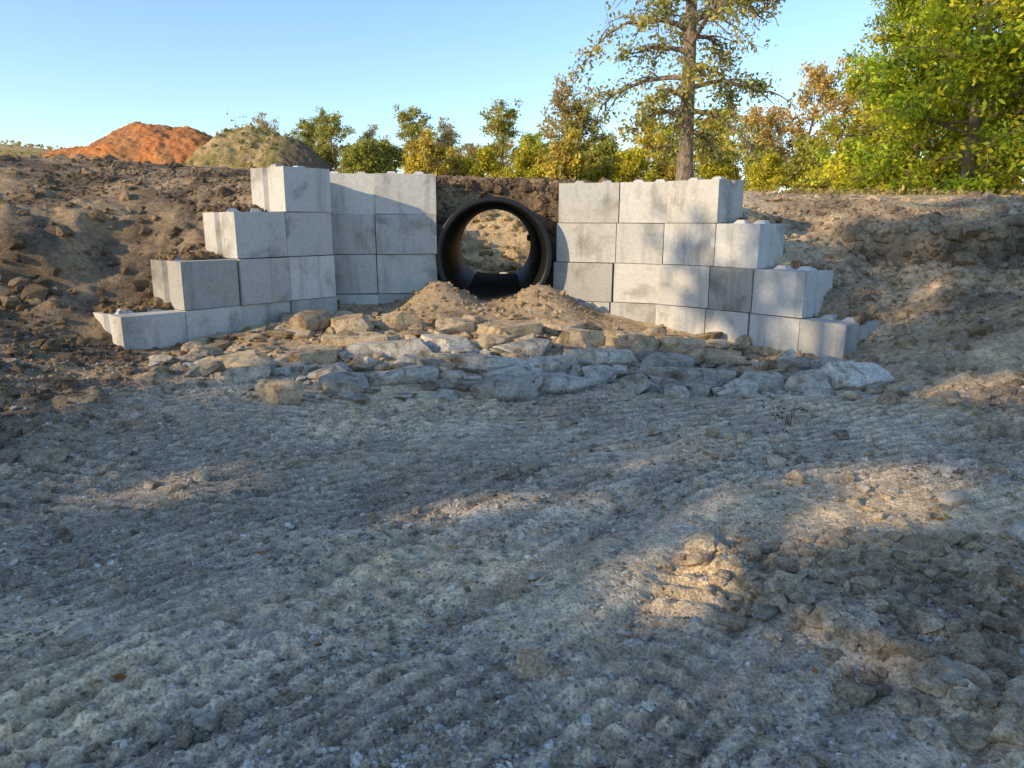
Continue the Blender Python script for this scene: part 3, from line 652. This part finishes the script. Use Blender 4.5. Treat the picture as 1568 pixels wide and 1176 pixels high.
# ------------------------------------------------------------------ weeds, twigs, leaf litter
def weeds(name,pts,hh,col,nblade,lean=.4):
    Vs=[];Fs=[];Cs=[];o=0
    for (x,y,z,h) in pts:
        for b in range(nblade):
            az=r.uniform(0,6.28); l=h*r.uniform(.5,1.1); w=hh; ln=r.uniform(.1,lean)
            p=[np.array([x+r.normal(0,.03),y+r.normal(0,.03),z])]; d=np.array([math.cos(az)*ln,math.sin(az)*ln,1.])
            for s in range(3): p.append(p[-1]+d*l/3); d=d+np.array([math.cos(az)*ln*.5,math.sin(az)*ln*.5,-.15])
            side=np.array([-math.sin(az),math.cos(az),0])*w
            for s in range(4): Vs+= [p[s]-side*(1-s*.28),p[s]+side*(1-s*.28)]
            for s in range(3): Fs.append([o+2*s,o+2*s+1,o+2*s+3,o+2*s+2])
            o+=8; Cs+= [np.array(col)*r.uniform(.7,1.3)]*8
            if r.random()<.5:
                for s in range(4):
                    q=p[3]+r.normal(0,.25*h*.3,3); a_=r.normal(0,1,3)*w*3; b_=r.normal(0,1,3)*w*3
                    Vs+=[q-a_,q-b_,q+a_,q+b_]; Fs.append([o,o+1,o+2,o+3]); o+=4; Cs+=[np.array(col)*r.uniform(.7,1.3)]*4
    return link(bpy.data.objects.new(name,mesh_np(name,np.array(Vs),np.array(Fs),np.array(Cs),False,M_leaf)))
pts=[]
for k in range(60):
    x=r.uniform(-10.6,-7.2); y=r.uniform(23.8,26); pts.append((x,y,float(grf(np.array([x]),np.array([y]))[0])-.05,r.uniform(.08,.22)))
weeds('mound_weeds',pts,.01,(.3,.28,.1),6)
pts=[]
for k in range(6):
    x=r.uniform(-9.0,-7.6); pts.append((x,25.3,float(grf(np.array([x]),np.array([25.3]))[0])-.05,r.uniform(.4,.8)))
weeds('mound_weeds',pts,.006,(.3,.28,.16),3)
pts=[]
for k in range(1500):
    x=r.uniform(-24,24); y=r.uniform(17,40)
    if abs(x+.4)<4.5 and y<26: continue
    pts.append((x,y,0,r.uniform(.1,.25)))
P=np.array(pts); P[:,2]=H(P[:,0],P[:,1])-.02
weeds('field_grass',[tuple(p) for p in P],.01,(.45,.36,.15),6,.6)
P=[(2.35+r.normal(0,.08),5.95+r.normal(0,.06),0,r.uniform(.12,.25)) for _ in range(7)]
P=[(a,b,gz1(a,b)-.01,h) for a,b,_,h in P]
weeds('dry_weed',P,.003,(.13,.11,.07),5,.8)
n=110; x=rng.uniform(-5,5,n); y=rng.uniform(2.1,8.5,n); z=H(x,y)+.012
C=np.stack([x,y,z],1); u=np.stack([np.cos(x*99),np.sin(x*99),.2*np.cos(y*50)],1); w=np.stack([-np.sin(x*99),np.cos(x*99),.3*np.sin(y*70)],1)
l=rng.uniform(.012,.03,(n,1)); V=np.stack([C-u*l,C+w*l*.6,C+u*l,C-w*l*.6],1).reshape(-1,3)
cc=np.array([(.38,.16,.05),(.30,.2,.07),(.45,.33,.08),(.22,.12,.06)])[rng.integers(0,4,n)]
link(bpy.data.objects.new('fallen_leaves',mesh_np('fallen_leaves',V,np.arange(4*n).reshape(-1,4),np.repeat(cc,4,axis=0),False,M_leaf)))

def shed(x,y):
    z=gz1(x,y); e=empty('white_farm_shed',(x,y,z))
    m,nt,N,L,b=newmat('white_siding'); w=N.new('ShaderNodeTexWave'); w.inputs['Scale'].default_value=6; tc=N.new('ShaderNodeTexCoord'); L.new(tc.outputs['Object'],w.inputs[0])
    rp=ramp(N,L,w.outputs[0],[(0,(.62,.62,.6)),(1,(.78,.78,.76))]); L.new(rp.outputs[0],b.inputs['Base Color'])
    m2,nt,N,L,b2=newmat('roof_metal'); n_=nz(N,L,N.new('ShaderNodeTexCoord').outputs['Object'],3); rp=ramp(N,L,n_.outputs[0],[(.3,(.3,.3,.31)),(.7,(.42,.42,.43))]); L.new(rp.outputs[0],b2.inputs['Base Color'])
    bm=bmesh.new(); Lx,Ly,h,t=2.6,1.8,1.9,2.7
    A=[bm.verts.new(p) for p in ((-Lx,-Ly,-.5),(Lx,-Ly,-.5),(Lx,Ly,-.5),(-Lx,Ly,-.5),(-Lx,-Ly,h),(Lx,-Ly,h),(Lx,Ly,h),(-Lx,Ly,h),(-Lx,0,t),(Lx,0,t))]
    for f in ((0,1,5,4),(2,3,7,6),(1,2,6,9,5),(3,0,4,8,7)): bm.faces.new([A[i] for i in f])
    me=bpy.data.meshes.new('walls'); bm.to_mesh(me); bm.free(); me.materials.append(m); link(bpy.data.objects.new('walls',me),e)
    bm=bmesh.new(); q=.25
    for sg in (-1,1):
        k_=(t-h)/Ly
        vs=[bm.verts.new(p) for p in ((-Lx-q,sg*(Ly+q),h-k_*q+.03),(Lx+q,sg*(Ly+q),h-k_*q+.03),(Lx+q,0,t+.03),(-Lx-q,0,t+.03))]; bm.faces.new(vs)
    me=bpy.data.meshes.new('roof'); bm.to_mesh(me); bm.free(); me.materials.append(m2); link(bpy.data.objects.new('roof',me),e)
shed(-61,92)

# ------------------------------------------------------------------ light, sky, camera
w=bpy.data.worlds.new('World'); scene.world=w; w.use_nodes=True; nt=w.node_tree
sk=nt.nodes.new('ShaderNodeTexSky'); sk.sky_type='NISHITA'; sk.sun_disc=False
sk.sun_elevation=EL; sk.sun_rotation=math.radians(239.3); sk.air_density=1.; sk.dust_density=.3; sk.ozone_density=3.
nt.links.new(sk.outputs[0],nt.nodes['Background'].inputs[0]); nt.nodes['Background'].inputs[1].default_value=.26
ld=bpy.data.lights.new('sun','SUN'); ld.energy=5; ld.angle=math.radians(.5); ld.color=(1,.77,.47)
lo=link(bpy.data.objects.new('sun',ld)); d=Vector((-S2[0]*math.cos(EL),-S2[1]*math.cos(EL),-math.sin(EL)))
lo.rotation_euler=d.to_track_quat('-Z','Y').to_euler(); lo.location=(-20,-12,15)
cd=bpy.data.cameras.new('camera'); cd.lens=26; cd.sensor_width=36; cd.clip_end=2000; cd.clip_start=.05
cam=link(bpy.data.objects.new('camera',cd)); cam.location=(0,0,1.68); cam.rotation_euler=(math.radians(90-12.46),0,0)
scene.camera=cam
